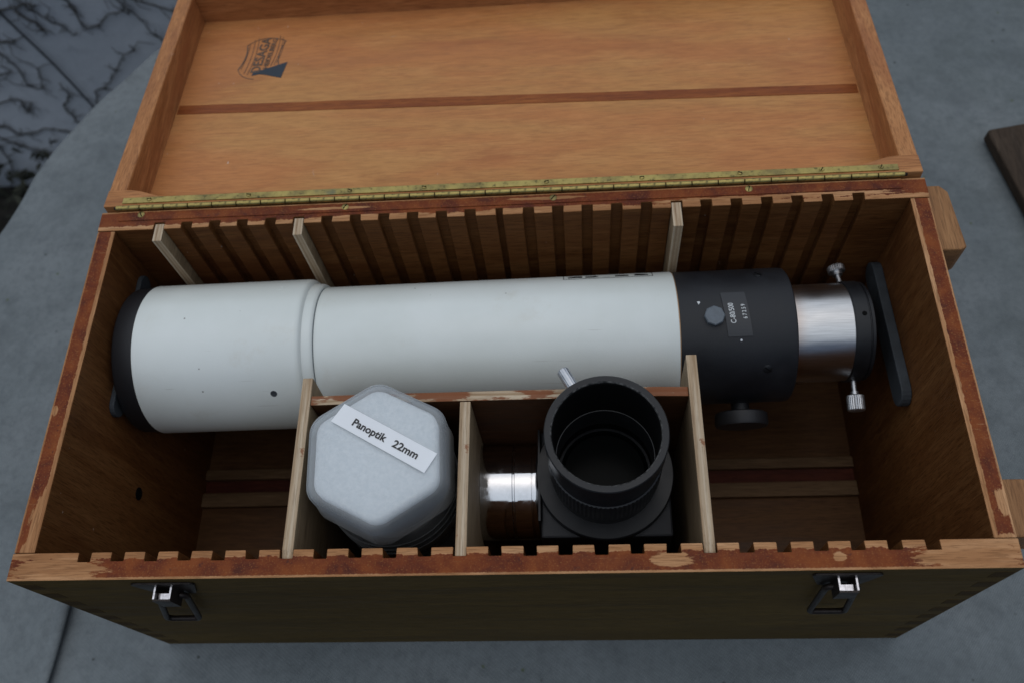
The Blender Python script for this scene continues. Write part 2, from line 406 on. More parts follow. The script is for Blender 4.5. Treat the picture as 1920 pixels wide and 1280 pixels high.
# ------------------------------------------------------------------ setting: ground, wall, cloth
tag(link('ground', mesh([(-4, -3, -1.0), (4, -3, -1.0), (4, 4, -1.0), (-4, 4, -1.0)], [(0, 1, 2, 3)]), mats=['soil']), kind='structure')
WY = 1.1
gw = link('garden_wall', box(-2.4, 2.6, WY, WY + .2, -1.02, .12), None, (0.1, WY, -1.0), ['wall']); bev(gw, .01)
tag(gw, 'grey-blue painted garden wall behind the cloth-covered table', 'wall')
STEMS = {
 'a': [(-.458, -.43), (-.458, -.504), (-.44, -.533), (-.431, -.566), (-.419, -.6), (-.40, -.64)],
 'b': [(-.56, -.45), (-.545, -.497), (-.543, -.53), (-.544, -.56), (-.515, -.552), (-.49, -.53), (-.462, -.523), (-.445, -.533)],
 'c': [(-.66, -.46), (-.627, -.491), (-.605, -.534), (-.584, -.551), (-.567, -.579)],
 'd': [(-.70, -.52), (-.676, -.507), (-.642, -.5), (-.617, -.498), (-.604, -.51)],
 'e': [(-.80, -.59), (-.734, -.602), (-.727, -.625), (-.722, -.644), (-.727, -.693), (-.706, -.699), (-.687, -.66), (-.683, -.639)],
 'f': [(-.85, -.74), (-.813, -.732), (-.786, -.723), (-.767, -.729), (-.773, -.766), (-.742, -.725)],
 'g': [(-.90, -.79), (-.838, -.801), (-.827, -.83), (-.76, -.812), (-.70, -.83)],
 'h': [(-.93, -.80), (-.874, -.832), (-.846, -.858), (-.822, -.877), (-.796, -.891), (-.74, -.90)],
 'i': [(-.91, -.83), (-.894, -.865), (-.892, -.895), (-.915, -.949), (-.949, -1.0)],
 'k': [(-.63, -.80), (-.616, -.746), (-.605, -.714), (-.57, -.697), (-.503, -.625), (-.47, -.61)],
 'l': [(-.65, -.51), (-.632, -.533), (-.623, -.552), (-.618, -.571)],
 'm': [(-.45, -.49), (-.413, -.507), (-.39, -.52), (-.367, -.534), (-.32, -.55)],
 'j': [(-.76, -.56), (-.718, -.577), (-.696, -.582), (-.659, -.562)],
 'n': [(-.683, -.80), (-.69, -.75), (-.66, -.72), (-.665, -.68)],
 'o': [(-.80, -.69), (-.78, -.66), (-.745, -.655), (-.74, -.64)],
}
vine = thing('climbing_vine', (-.66, WY - .006, -1.0), 'bare dark vine stems climbing over the grey garden wall', 'vine')
for k, pl in STEMS.items():
    pts = []
    for i in range(len(pl) - 1):
        (xa, za), (xb, zb) = pl[i], pl[i + 1]; st = max(3, int(math.hypot(xb - xa, zb - za) / .008))
        for q in range(st):
            s = q / st; pts.append((xa + (xb - xa) * s + random.uniform(-.002, .002), WY - .004 - random.uniform(0, .003), za + (zb - za) * s + random.uniform(-.002, .002)))
    r0 = random.uniform(.0014, .0025); ms = [tube(pts, [r0 * (1 - .45 * i / len(pts)) * random.uniform(.8, 1.2) for i in range(len(pts))], 6)]
    for q in range(len(pts)):                     # short clinging rootlets and twigs
        p = random.choice(pts); an = random.uniform(0, 6.28); L = random.uniform(.006, .026) if random.random() < .85 else random.uniform(.03, .07)
        d = Vector((math.cos(an), 0, math.sin(an))); nn = Vector((-d.z, 0, d.x)); w = random.uniform(-.35, .35)
        ms.append(tube([Vector(p), Vector(p) + d * L * .5 + nn * L * w, Vector(p) + d * L], [.0009, .0007, .0004], 4))
    link('stem', join(*ms), vine, mats=['bark'])
v, f = [], []                                              # dead leaves and low weeds heaped along the foot of the wall
for q in range(2600):
    x = random.uniform(-1.7, .2); dy = random.random() ** 1.6 * .42; y = WY - .01 - dy
    z = -1.0 + .004 + random.random() ** 2 * .16 * (1 - dy / .5)
    c_ = Vector((x, y, z)); L = random.uniform(.008, .022); u = Vector((random.gauss(0, 1), random.gauss(0, 1), random.gauss(0, .6))).normalized(); w = u.cross(Vector((random.gauss(0, .5), random.gauss(0, .5), 1))).normalized() * L * .38
    n0 = len(v); v += [c_ - u * L, c_ + w + Vector((0, 0, L * .15)), c_ + u * L, c_ - w + Vector((0, 0, L * .15))]; f += [(n0, n0 + 1, n0 + 2), (n0, n0 + 2, n0 + 3)]
tag(link('leaf_litter', mesh(v, f), None, (-.7, WY - .15, -1.0), ['litter']), 'dark dead leaves and weeds heaped at the foot of the garden wall', 'leaves', kind='stuff')
cb = [(-.70, -.40), (-.683, -.487), (-.676, -.507), (-.662, -.567), (-.647, -.631), (-.637, -.692), (-.629, -.75), (-.62, -.84), (-.615, -1.0)]
tag(link('cable', tube([(x, WY - .008, z) for x, z in cb], .0021, 8), None, (-.615, WY, -1.0), ['cable']), 'thin straight dark cable running down the garden wall among vines', 'cable')

# the canvas cloth on the oval table
TCX, TCY, TA, TBB = .50, .33, .835, .687
def hsh(x, y):
    return (math.sin(x * 13.1 + y * 7.7 + 1.3) + .6 * math.sin(x * 29 - y * 23 + .4) + .5 * math.sin(x * 9 - y * 41 + 2.) + .35 * math.sin(x * 61 + y * 37))
CRS = [(-.27, .42, 18, .0030, .016), (-.24, .30, -12, .0024, .013), (-.26, .20, 22, .0030, .018), (-.20, .10, -25, .0022, .012), (-.24, .55, 35, .0026, .015), (-.17, -.03, 62, .0020, .010),
       (.80, .20, 70, .0028, .018), (.74, .60, -35, .0026, .016), (.86, .72, 20, .0028, .018), (.70, -.06, 40, .0024, .014), (.45, -.07, 8, .0022, .012), (.20, -.06, -10, .0022, .014), (.66, .02, -60, .0022, .014)]
def crease(x, y):
    h = 0
    for (cx, cy, an, am, wd) in CRS:
        c_, s_ = math.cos(R(an)), math.sin(R(an)); u = (x - cx) * c_ + (y - cy) * s_; w = -(x - cx) * s_ + (y - cy) * c_ + .012 * math.sin(u * 14 + cx * 50)
        h += am * math.exp(-(w / wd) ** 2) * math.exp(-(u / .13) ** 2)
    return h
def cz(x, y):
    dx = max(X0 - TL - .01 - x, 0, x - X1 - TR - .01); dy = max(-TF - .01 - y, 0, y - D - TB - .01)
    m = min(1, math.hypot(dx, dy) / .10)
    return TABLE_Z + m * (0.0022 * hsh(x, y) - .0045 + 1.3 * crease(x, y))
v, f = [], []; NR, NA = 190, 640
for i in range(NR + 1):
    s = i / NR
    for j in range(NA):
        an = 2 * math.pi * j / NA; x = TCX + TA * s * math.cos(an); y = TCY + TBB * s * math.sin(an); v.append((x, y, cz(x, y)))
drop = [(.004, -.0006), (.009, -.003), (.013, -.008), (.015, -.016), (.016, -.04), (.018, -.09), (.022, -.16), (.026, -.24)]
for (o, dz) in drop:
    for j in range(NA):
        an = 2 * math.pi * j / NA; ca, sa = math.cos(an), math.sin(an)
        w = min(1, -dz / .15) * (.012 * math.sin(an * 34 + 2 * math.sin(an * 5)) + .006 * math.sin(an * 61))
        x = TCX + (TA + o + w) * ca; y = TCY + (TBB + o + w) * sa
        v.append((x, y, cz(TCX + TA * ca, TCY + TBB * sa) + dz))
for i in range(NR + len(drop)):
    for j in range(NA): f.append((i * NA + j, i * NA + (j + 1) % NA, (i + 1) * NA + (j + 1) % NA, (i + 1) * NA + j))
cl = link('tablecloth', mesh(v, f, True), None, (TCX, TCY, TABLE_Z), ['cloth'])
tag(cl, 'grey canvas tablecloth spread under the wooden case, with light falloff and stains painted on its right half', 'tablecloth')
# folded hem running out from under the front left corner of the case
v, f = [], []; prof = [(-.040, -.001), (-.030, .0014), (-.020, .0042), (-.013, .0066), (-.010, .0062), (-.0085, .0074), (-.004, .0092), (-.001, .0094), (.0014, .0084), (.0022, .0064), (.0014, .0046), (-.0020, .0034), (-.0050, -.0050)]
for i in range(41):
    s = i / 40; y = .035 - .36 * s; cx = -.1475 - .022 * s + .0016 * math.sin(s * 15)
    for (a, h) in prof: v.append((cx + a, y, cz(cx + a, y) + .0012 + h * (1 + .18 * math.sin(s * 23))))
k = len(prof)
for i in range(40):
    for j in range(k - 1): f.append((i * k + j, i * k + j + 1, (i + 1) * k + j + 1, (i + 1) * k + j))
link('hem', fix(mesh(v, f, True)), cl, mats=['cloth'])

pu, pv = Vector((.165, -.986, 0)), Vector((.986, .165, 0)); pc = Vector((.766, .502, 0)); zb = TABLE_Z + .001
pk = [pc, pc + pv * .14, pc + pv * .14 + pu * .36, pc + pu * .36]
pl = bev(link('plank', prism(rounded([(p.x, p.y) for p in pk], .004, 3), XY, zb, zb + .014), None, (.86, .34, zb), ['plank']), .002)
tag(pl, 'dark weathered wooden plank lying on the tablecloth right of the case', 'plank')

# ------------------------------------------------------------------ the wooden case
case = thing('wooden_case', ((X0 + X1) / 2, D / 2, -H), 'open brown wooden carrying case with slotted walls and brass hinge', 'case')
def toothed(yi, sgn):
    """inner edge of a wall with grooves, from left to right"""
    out = [(X0 - 0, yi)]
    for i in range(25):
        xc = i * PITCH; w = GW * (.62 if (sgn > 0 and i == 12) else 1) / 2; j = lambda: random.uniform(-.0003, .0003)
        d = GD * random.uniform(.94, 1.06)
        out += [(xc - w + j(), yi), (xc - w + j(), yi + sgn * d), (xc + w + j(), yi + sgn * d), (xc + w + j(), yi)]
    return out + [(X1, yi)]
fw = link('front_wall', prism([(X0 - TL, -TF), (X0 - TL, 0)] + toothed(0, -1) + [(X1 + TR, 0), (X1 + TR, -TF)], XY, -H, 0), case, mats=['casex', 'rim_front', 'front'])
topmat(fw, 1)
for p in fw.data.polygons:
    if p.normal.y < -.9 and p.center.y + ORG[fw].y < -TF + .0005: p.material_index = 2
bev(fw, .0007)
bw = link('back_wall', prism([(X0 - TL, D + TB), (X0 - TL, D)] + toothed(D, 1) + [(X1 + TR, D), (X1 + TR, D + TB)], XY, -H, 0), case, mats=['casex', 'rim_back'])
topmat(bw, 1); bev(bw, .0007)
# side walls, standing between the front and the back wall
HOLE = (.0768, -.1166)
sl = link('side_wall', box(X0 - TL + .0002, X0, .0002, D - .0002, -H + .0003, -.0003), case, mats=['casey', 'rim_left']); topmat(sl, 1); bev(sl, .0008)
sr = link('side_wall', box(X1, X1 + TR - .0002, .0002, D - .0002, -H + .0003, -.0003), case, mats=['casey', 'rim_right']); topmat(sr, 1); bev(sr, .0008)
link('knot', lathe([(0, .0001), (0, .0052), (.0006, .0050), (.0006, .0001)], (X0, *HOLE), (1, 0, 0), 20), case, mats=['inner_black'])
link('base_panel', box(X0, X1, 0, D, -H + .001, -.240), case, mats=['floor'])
FZ = -.240
for (y0, y1) in ((.1015, .1148), (.1278, .1374)):
    bev(link('batten', box(X0 + .0003, X1 - .0003, y0, y1, FZ, FZ + .006), case, mats=['batten']), .0006)
link('stain_strip', box(X0 + .0003, X1 - .0003, .1150, .1276, FZ, FZ + .001), case, mats=['redgap'])
# finger joints at the two front corners
nf = 9; fh = H / (2 * nf)
for i in range(nf):
    z1 = -.010 - i * 2 * fh * .97; z0 = z1 - fh
    if z0 < -H + .001: break
    link('finger_joint', box(X0 - TL + .0016, X0 - .0006, -TF - .00015, -TF + .004, z0, z1), case, mats=['finger'])
    link('finger_joint', box(X1 + .0006, X1 + TR - .0016, -TF - .00015, -TF + .004, z0, z1), case, mats=['finger'])
# wooden cleats on the outside of the right wall
for (y0, y1, x1, ztop) in ((.2065, .2625, .5965, -.004), (.0030, .0400, .6030, -.010)):
    bev(link('cleat', prism([(X1 + TR, y0), (x1 - .004, y0), (x1, y0 + .002), (x1 - .003, y1 - .006), (x1 - .008, y1), (X1 + TR, y1)], XY, ztop - .03, ztop), case, mats=['cleat']), .0012)
# grey rubber stop pads on the end walls
def stadium(c0, c1, r, n=10):
    return arc(c0[0], c0[1], r, 90, 270, n) + arc(c1[0], c1[1], r, -90, 90, n)
bev(link('stop_pad', prism(stadium((.132, -.0815), (.237, -.0865), .0105), YZ, X1 - .0078, X1 - .0002), case, mats=['pad']), .0008)
bev(link('stop_pad', prism(stadium((.126, -.054), (.232, -.054), .0085), YZ, X0 + .0001, X0 + .0038), case, mats=['pad']), .0006)

# lid, folded right back: v runs from the hinge, w out of the rim
TH = 1.68; LB = Vector((0, D + TB + .0052, .0006)); LU = Vector((0, math.sin(TH), math.cos(TH))); LN = Vector((0, -math.cos(TH), math.sin(TH)))
def LP(x, vv, w): q = LB + LU * vv + LN * w; return (x, q.y, q.z)
LV, LD, PW = .2855, .040, -.032
lid = link('lid', prism([(X0, .0), (X1, .0), (X1, LV - .002), (X0, LV - .002)], LP, -LD, PW), case, (0.265, LB.y, LB.z), ['panel'])
def lidpart(name, poly, w0, w1, mat, b=.0008):
    o = link(name, prism(poly, LP, w0, w1), lid, mats=[mat]); 
    return bev(o, b) if b else o
lidpart('lid_side', [(X0 - TL, .0006), (X0, .0006), (X0, LV - .016), (X0 - TL, LV - .016)], -LD, -.0004, 'raily', .0012)
lidpart('lid_side', [(X1, .0006), (X1 + TR, .0006), (X1 + TR, LV - .016), (X1, LV - .016)], -LD, -.0004, 'raily', .0012)
lidpart('lid_front', [(X0 - TL, LV - .0158), (X1 + TR, LV - .0158), (X1 + TR, LV), (X0 - TL, LV)], -LD - .0002, 0, 'railx', .0012)
# hinge-side rail: low along the hinge, curving up to full width at the corners
low, hi = .0086, .0172
def ease(s): return s * s * (3 - 2 * s)
cr = [(X0 - TL, 0), (X1 + TR, 0), (X1 + TR, hi)] + [(X1 - .002 - .034 * i / 10, hi - (hi - low) * ease(i / 10)) for i in range(11)] \
     + [(X0 + .036 - .034 * i / 10, low + (hi - low) * ease(i / 10)) for i in range(11)] + [(X0 - TL, hi)]
lidpart('lid_back', cr, -LD - .0001, .0002, 'railx', .0008)
# stained stripe across the panel
sp = []
for i in range(31): x = X0 + .001 + (X1 - X0 - .002) * i / 30; sp.append((x, .1390 - .0160 * i / 30 + random.uniform(-.0002, .0002)))
sp += [(x, b + .0112 + random.uniform(-.0002, .0002)) for x, b in reversed(sp)]
lidpart('stripe', sp, PW - .001, PW + .0004, 'stripe', 0)
# ink stamp on the panel: scalloped shield outline, bars, lettering and a solid flask
def lv(x, vv): return Vector(LP(x, vv, PW))
SW = PW + .0003
def ink_line(pts, w=.0006):
    out = []
    P = [Vector(p) for p in pts]
    L_, R_ = [], []
    for i, p in enumerate(P):
        d = (P[min(i + 1, len(P) - 1)] - P[max(i - 1, 0)]).normalized(); n = Vector((-d.y, d.x)) * w / 2
        L_.append(tuple(p + n)); R_.append(tuple(p - n))
    return prism(L_ + R_[::-1], LP, PW - .0004, SW)
def qarc(p0, p1, bulge, n=10):
    p0, p1 = Vector(p0), Vector(p1); d = p1 - p0; nn = Vector((-d.y, d.x)); return [tuple(p0 + d * (i / n) + nn * bulge * 4 * (i / n) * (1 - i / n)) for i in range(n + 1)]
ms = []
A_, B_, C_, D_ = (.0125, .196), (.0155, .2305), (.0525, .2345), (.0505, .2000)
ms.append(ink_line(qarc(A_, B_, -.08), .0010)); ms.append(ink_line(qarc(B_, C_, .20), .0006))
ms.append(ink_line(qarc(C_, D_, -.08), .0007)); ms.append(ink_line(qarc((.030, .1815), A_, .16), .0006))
for x, a, b in ((.0165, .196, .233), (.0205, .190, .238), (.0240, .188, .241), (.0445, .199, .243), (.0475, .201, .240), (.0495, .203, .236)):
    ms.append(ink_line(qarc((x - .0015, a), (x + .0012, b), -.04, 6), .00045))
stp = link('stamp', join(*ms), lid, mats=['stamp'])
exs = (lv(.0335, .24) - lv(.0295, .19)); eys = (lv(.02, .20) - lv(.03, .20))
link('stamp_lettering', join(text('DESAGA', .0125, lv(.0318, .2150) + LN * .0002, exs, eys, .0002, 1.0, .0002, .050),
     text('HEIDELBERG', .0062, lv(.0402, .2170) + LN * .0002, exs, eys, .0001, 1.0, .0002, .043)), lid, mats=['stamp'])
lidpart('stamp_flask', [(.0270, .1865), (.0345, .1880), (.0400, .1868), (.0555, .1815), (.0585, .2035), (.0420, .1965), (.0365, .1940), (.0280, .1930)], PW - .0004, SW, 'stampblue', 0)

# piano hinge
hg = link('piano_hinge', prism([(-.0335, .0018), (.5605, .0018), (.5605, .0076), (-.0335, .0076)], LP, -.0008, .0012), case, (.2635, D + TB, 0), ['brass'])
bev(hg, .0003)
bl = link('hinge_leaf', box(-.0335, .5605, D + .0085, D + TB - .0006, -.0006, .0007), hg, mats=['leaf_stain']); bev(bl, .0002)
BA = Vector((0, D + TB + .0020, .0020)); NK = 31; kx0, kx1 = -.0365, .5635; kl = (kx1 - kx0) / NK
km = lathe([(0, .0015), (.0003, .0021), (kl - .0007, .0021), (kl - .0004, .0015)], (0, 0, 0), (1, 0, 0), 14)
km.materials.append(M['brass'])
for i in range(NK):
    o = bpy.data.objects.new('knuckle', km); C.objects.link(o); o.parent = hg
    o.location = Vector((kx0 + i * kl, BA.y, BA.z)) - ORG[hg]
link('hinge_pin', tube([(kx0 - .0015, BA.y, BA.z), (kx1 + .0015, BA.y, BA.z)], .0013, 8), hg, mats=['dark_steel'])
def screw(parent, p, nrm, r=.0026, mat='brass_screw', slot=None):
    nrm = Vector(nrm).normalized(); p = Vector(p)
    o = link('screw', lathe([(0, .0002), (0, r), (.0004, r), (.0008, r * .8), (.001, .0002)], p, nrm, 16), parent, mats=[mat])
    a = slot if slot is not None else random.uniform(0, 3.1); e1 = nrm.orthogonal().normalized(); e2 = nrm.cross(e1); d = e1 * math.cos(a) + e2 * math.sin(a); s = nrm.cross(d)
    q = p + nrm * .0006
    vs = [q + d * r * sx * .85 + s * .00035 * sy + nrm * .0005 * k2 for k2 in (0, 1) for sx, sy in ((-1, -1), (1, -1), (1, 1), (-1, 1))]
    ob = mesh(vs, [(0, 1, 2, 3), (4, 5, 6, 7), (0, 1, 5, 4), (1, 2, 6, 5), (2, 3, 7, 6), (3, 0, 4, 7)])
    me = join(o.data, fix(ob)) if False else o.data
    n0 = len(me.vertices)
    b = bmesh.new(); b.from_mesh(me); b2 = fix(ob); b2.transform(Matrix.Translation(-ORG[o])); nfc = len(b.faces); b.from_mesh(b2)
    b.faces.ensure_lookup_table()
    for fc in b.faces[nfc:]: fc.material_index = 1
    b.to_mesh(me); b.free(); me.materials.append(M['inner_black']); return o
for i, x in enumerate((-.012, .068, .148, .206, .300, .372, .445, .505, .548)):
    screw(hg, LP(x, .0050, .0011), LN, .0019, 'brass')
for x, y in ((.1456, .2625), (.3048, .2627), (.4500, .2632), (-.016, .2635)): screw(hg, (x, y, .0005), (0, 0, 1), .0028)

# toggle latches on the front wall
def latch(xc, zc, lean):
    y = -TF
    pl_ = rounded([(xc - .022, zc + .013), (xc + .022, zc + .013), (xc + .013, zc - .014), (xc - .013, zc - .014)], .003, 4)
    lt = bev(link('latch', prism(pl_, XZ, y - .0016, y - .0001), case, (xc, y, zc), ['dark_steel']), .0004)
    # channel hook
    w = .0058
    link('hook', join(box(xc - w, xc - w + .0012, y - .0098, y - .0016, zc - .010, zc + .008), box(xc + w - .0012, xc + w, y - .0098, y - .0016, zc - .010, zc + .008),
         box(xc - w, xc + w, y - .0110, y - .0098, zc - .010, zc + .008)), lt, mats=['dark_steel'])
    bev(link('hook_lip', box(xc - w + .0015, xc + w - .0015, y - .0096, y - .0050, zc + .0030, zc + .0042), lt, mats=['bright_steel']), .0004)
    link('hook_edge', join(box(xc - w, xc - w + .0011, y - .0098, y - .0016, zc + .0081, zc + .0086), box(xc + w - .0011, xc + w, y - .0098, y - .0016, zc + .0081, zc + .0086)), lt, mats=['bright_steel'])
    pts = rounded([(xc - .0095, zc - .006), (xc + .0095, zc - .006), (xc + .0120 + lean, zc - .074), (xc - .0120 + lean, zc - .074)], .004, 5)
    link('wire_loop', tube([(a, y - .004 - .002 * (zc - b) / .06, b) for a, b in pts], .0021, 8, True), lt, mats=['dark_steel'])
latch(.0500, -.0205, -.020); latch(.4775, -.0185, .006)

# ------------------------------------------------------------------ plywood dividers
XC = lambda i: i * PITCH
TW = .0072
def divider(name, i, poly, label, group='plywood dividers in the case', tilt=0., shift=0.):
    x = XC(i) + shift
    o = link(name, prism(poly, YZ, x - TW / 2, x + TW / 2), None, (x, D / 2, FZ), ['plywood', 'plyx'])
    for p in o.data.polygons:
        if abs(p.normal.x) < .5: p.material_index = 1
    bev(o, .0005); return tag(o, label, 'divider', group)
AY, AZ = .1795, -.0785
def cradle(r, horn_y, top):
    """narrow support: a horn against the back wall and a saddle under the tube"""
    a0 = 0
    pts = [(D + .0055, FZ + .0005), (D + .0055, top), (horn_y, top), (max(horn_y, AY + r), AZ)]
    pts += [(AY + r * math.cos(R(a)), AZ + r * math.sin(R(a))) for a in range(-10, -81, -10)]
    pts += [(AY + r * math.cos(R(-80)), FZ + .0005)]
    return pts
divider('divider', 0, cradle(.0615, .2395, -.0012), 'narrow plywood divider in the leftmost back slot, behind the black lens cap')
divider('divider', 5, cradle(.0615, .2400, -.0012), 'narrow plywood divider at the back wall behind the wide white dew shield')
rr = .0535
big = [(-.0058, FZ + .0005), (-.0058, -.0035), (.0008, -.0022), (.1288, -.0010), (AY - rr, AZ + .01)] + [(AY + rr * math.cos(R(a)), AZ + rr * math.sin(R(a))) for a in range(190, 351, 10)] \
      + [(AY + rr, AZ + .01), (.2340, -.0012), (D + .0055, -.0012), (D + .0055, FZ + .0005)]
divider('divider', 18, big, 'plywood divider across the case with its U cutout holding the black rear housing')
div1 = [(-.0058, FZ + .0005), (-.0058, -.0030), (.0008, -.0016), (.1190, -.0010), (.1200, -.0020), (.1160, AZ), (.1195, -.120), (.1195, FZ + .0005)]
divider('divider', 6, div1, 'plywood divider left of the clear eyepiece container, reaching to the dew shield')
nz, nyy, nr = -.098, .066, .0375
mid = [(-.0058, FZ + .0005), (-.0058, -.0012), (.0988, -.0012), (.0988, FZ + .0005), (nyy + nr, FZ + .0005)] + [(nyy + nr * math.cos(R(a)), nz + nr * math.sin(R(a))) for a in range(0, 181, 10)] + [(nyy - nr, FZ + .0005)]
divider('divider', 11, mid, 'middle plywood divider between the clear container and the black diagonal', shift=.0006)
xa, xb = XC(6) + TW / 2 + .0002, XC(18) - TW / 2 - .0002
cbd = link('crossboard', prism([(xa, FZ + .0005), (xb, FZ + .0005), (xb, -.0030), (xb - .02, -.0014), (xa + .05, -.0008), (xa, -.0016)], XZ, .0992, .1062), None, ((xa + xb) / 2, .1027, FZ), ['cross', 'plyy'])
for p in cbd.data.polygons:
    if abs(p.normal.y) < .5: p.material_index = 1
bev(cbd, .0006); tag(cbd, 'long plywood crossboard with red stained edge running below the white tube', 'divider', 'plywood dividers in the case')

# ------------------------------------------------------------------ the telescope
def ax(x): t = (x - .03) / .42; return Vector((x, .177 + .005 * t, -.078 - .001 * t))
TAX = (ax(.45) - ax(.03)).normalized()
tele = thing('telescope', (.255, .180, -.138), 'white refractor telescope with black lens cap and rear housing lying in the case', 'telescope')
def tl(name, prof, mat, parent=tele, n=96, closed=False): return link(name, lathe(prof, ax, (1, .012, -.0024), n, closed), parent, mats=[mat])
cap = tl('lens_cap', [(-.0300, .0005), (-.0300, .0560), (-.0292, .0572), (-.0280, .0578), (-.0140, .0584), (-.0138, .0005)], 'cap')
tl('dew_shield', [(-.0136, .0005), (-.0136, .0586), (-.0130, .0592), (.1090, .0592), (.1118, .0588), (.1135, .0575), (.1142, .0562), (.1146, .0556), (.1160, .0553), (.1198, .0550), (.1212, .0545), (.1222, .0535), (.1224, .0510)], 'white')
tl('groove_ring', [(.1224, .0505), (.1224, .0520), (.1228, .0520), (.1228, .0505)], 'greyknob')
tube_o = tl('tube', [(.1229, .0505), (.1229, .0519), (.1236, .0522), (.3928, .0522), (.3936, .0518), (.3936, .0010)], 'white')
tl('tube_edge', [(.3937, .05), (.3937, .0517), (.3943, .0517), (.3943, .05)], simple('bare_brass_edge', (.35, .22, .12), .5, .6))
hs = tl('rear_housing', [(.3944, .0010), (.3944, .0514), (.3950, .0517), (.4745, .0517), (.4775, .0512), (.4785, .0500), (.4788, .0480), (.4788, .0010)], 'black')
dt = tl('drawtube', [(.4700, .0010), (.4700, .0377), (.5228, .0377), (.5228, .0010)], 'brushed')
ring = tl('clamp_ring', [(.5229, .0010), (.5229, .0384), (.5236, .0389), (.5335, .0389), (.5340, .0384), (.5342, .0374), (.5350, .0374), (.5352, .0380), (.5372, .0380), (.5378, .0374), (.5378, .0310), (.5300, .0305), (.5300, .0010)], 'satin')
def radial(x, a, r): p = ax(x); return Vector((x, p.y + r * math.cos(R(a)), p.z + r * math.sin(R(a)))), Vector((0, math.cos(R(a)), math.sin(R(a))))
def thumbscrew(parent, p, d, stem, head_r, head_l, collar, n=56):
    prof = [(-.004, .0004), (-.004, .0020), (stem, .0020), (stem, collar), (stem + .0028, collar), (stem + .0028, head_r * .9), (stem + .0034, head_r), (stem + .0028 + head_l - .0008, head_r), (stem + .0028 + head_l, head_r * .9), (stem + .0028 + head_l, .0004)]
    return link('thumbscrew', lathe(prof, p, d, n, teeth={5: .98, 6: .955, 7: .955, 8: .98}, sharp=25), parent, mats=['alu'])
p, d = radial(.5290, 3, .0385); thumbscrew(tele, p, d + Vector((-.10, 0, 0)), .0105, .0068, .0055, .0040)
p, d = radial(.5285, 193, .0385); thumbscrew(tele, p, d, .0085, .0066, .0120, .0030)
p, d = radial(.5300, 98, .0388); link('screw_hole', lathe([(0, .0001), (0, .0019), (.0003, .0017), (.0003, .0001)], p, d, 14), ring, mats=['inner_black'])
# focusing knob
p, d = radial(.4310, 205, .0500)
d = Vector((0, -.975, -.22)); p = Vector((.4440, .134, -.1010))
link('focus_knob', lathe([(-.006, .0005), (-.006, .0068), (.0060, .0068), (.0068, .0180), (.0078, .0198), (.0155, .0202), (.0175, .0192), (.0182, .0150), (.0182, .0005)], p, d, 60, teeth={4: .985, 5: .985}, sharp=30), tele, mats=['cap'])
# octagonal grey lock knob and label plate on the housing
p, d = radial(.4190, 101, .0515)
link('lock_knob', lathe([(-.001, .0004), (-.001, .0072), (.0040, .0075), (.0047, .0068), (.0047, .0004)], p, d, 8, sharp=15), tele, mats=['greyknob'])
a0, a1 = 79.5, 117.5
pA, nA = radial(.4355, (a0 + a1) / 2, .0519)
ey_ = Vector((-.10, 0, 0)) + Vector((0, math.sin(R((a0 + a1) / 2)), -math.cos(R((a0 + a1) / 2)))) ; ey_ = ey_.normalized()   # towards the back
ex_ = Vector(ey_).cross(nA).normalized()                                                                                     # along the tube
PLH, PLW = .0170, .0088
v, f = [], []; NS = 14
for i in range(NS + 1):
    s = -1 + 2 * i / NS; an = (a0 + a1) / 2 - s * (a1 - a0) / 2
    for wx in (-1, 1):
        q, nn = radial(.4355 + wx * PLW - .0017 * s, an, .0519)
        v += [q, q + nn * .0006]
for i in range(NS):
    b = i * 4; f += [(b + 1, b + 5, b + 7, b + 3), (b, b + 4, b + 5, b + 1), (b + 2, b + 3, b + 7, b + 6)]
f += [(0, 1, 3, 2), (NS * 4, NS * 4 + 2, NS * 4 + 3, NS * 4 + 1)]
lp = link('label_plate', fix(mesh(v, f)), tele, mats=['plate'])
def wrap(me, x0_, an0, r):
    """flat lettering (u along the circumference towards the back, v along -x) bent onto the housing"""
    for vv in me.vertices:
        u, w, z = vv.co; an = an0 - math.degrees(u / r); q, nn = radial(x0_ + w - .0017 * u / .017, an, r + z); vv.co = q
    return fix(me)
Z = lambda s, size, fit: text(s, size, (0, 0, 0), (1, 0, 0), (0, -1, 0), .00005, 1.0, .00015, fit)
def flat(s, size, fit, bold=0.):
    me = text(s, size, (0, 0, 0), (1, 0, 0), (0, 1, 0), bold, 1.0, .00015, fit)
    for vv in me.vertices: vv.co.y = -vv.co.y
    return me
link('lettering', join(wrap(flat('C-80/500', .0054, .0156, .00006), .4322, 98.5, .0526), wrap(flat('6 7 2 5 9', .0042, .0112, .00004), .4408, 97.5, .0526)), lp, mats=['lettering'])
for x, a in ((.4560, 56), (.4570, 145.5)):
    p, d = radial(x, a, .0515); screw(tele, p, d, .0034, 'satin')
p, d = radial(.4376, 120.5, .0517); link('pin', lathe([(0, .0002), (0, .0010), (.0008, .0008), (.0008, .0002)], p, d, 10), tele, mats=['alu'])
p, d = radial(.4088, 88, .0517); link('paint_chip', fix(mesh([p + d * .0002 + Vector((a, b, 0)) for a, b in ((-.0012, .001), (.0008, .0012), (.0012, .0002), (-.0002, -.0016), (-.0006, -.0002))], [(0, 1, 2, 3, 4)])), tele, mats=['lettering'])
for x, a in ((.0925, 146), (.0934, 57)):
    p, d = radial(x, a, .0590); link('dew_screw', lathe([(0, .0002), (0, .0026), (.0004, .0025), (.0005, .0017), (.0003, .0012), (.0003, .0002)], p, d, 16), tele, mats=['pad' if a > 100 else 'white'])
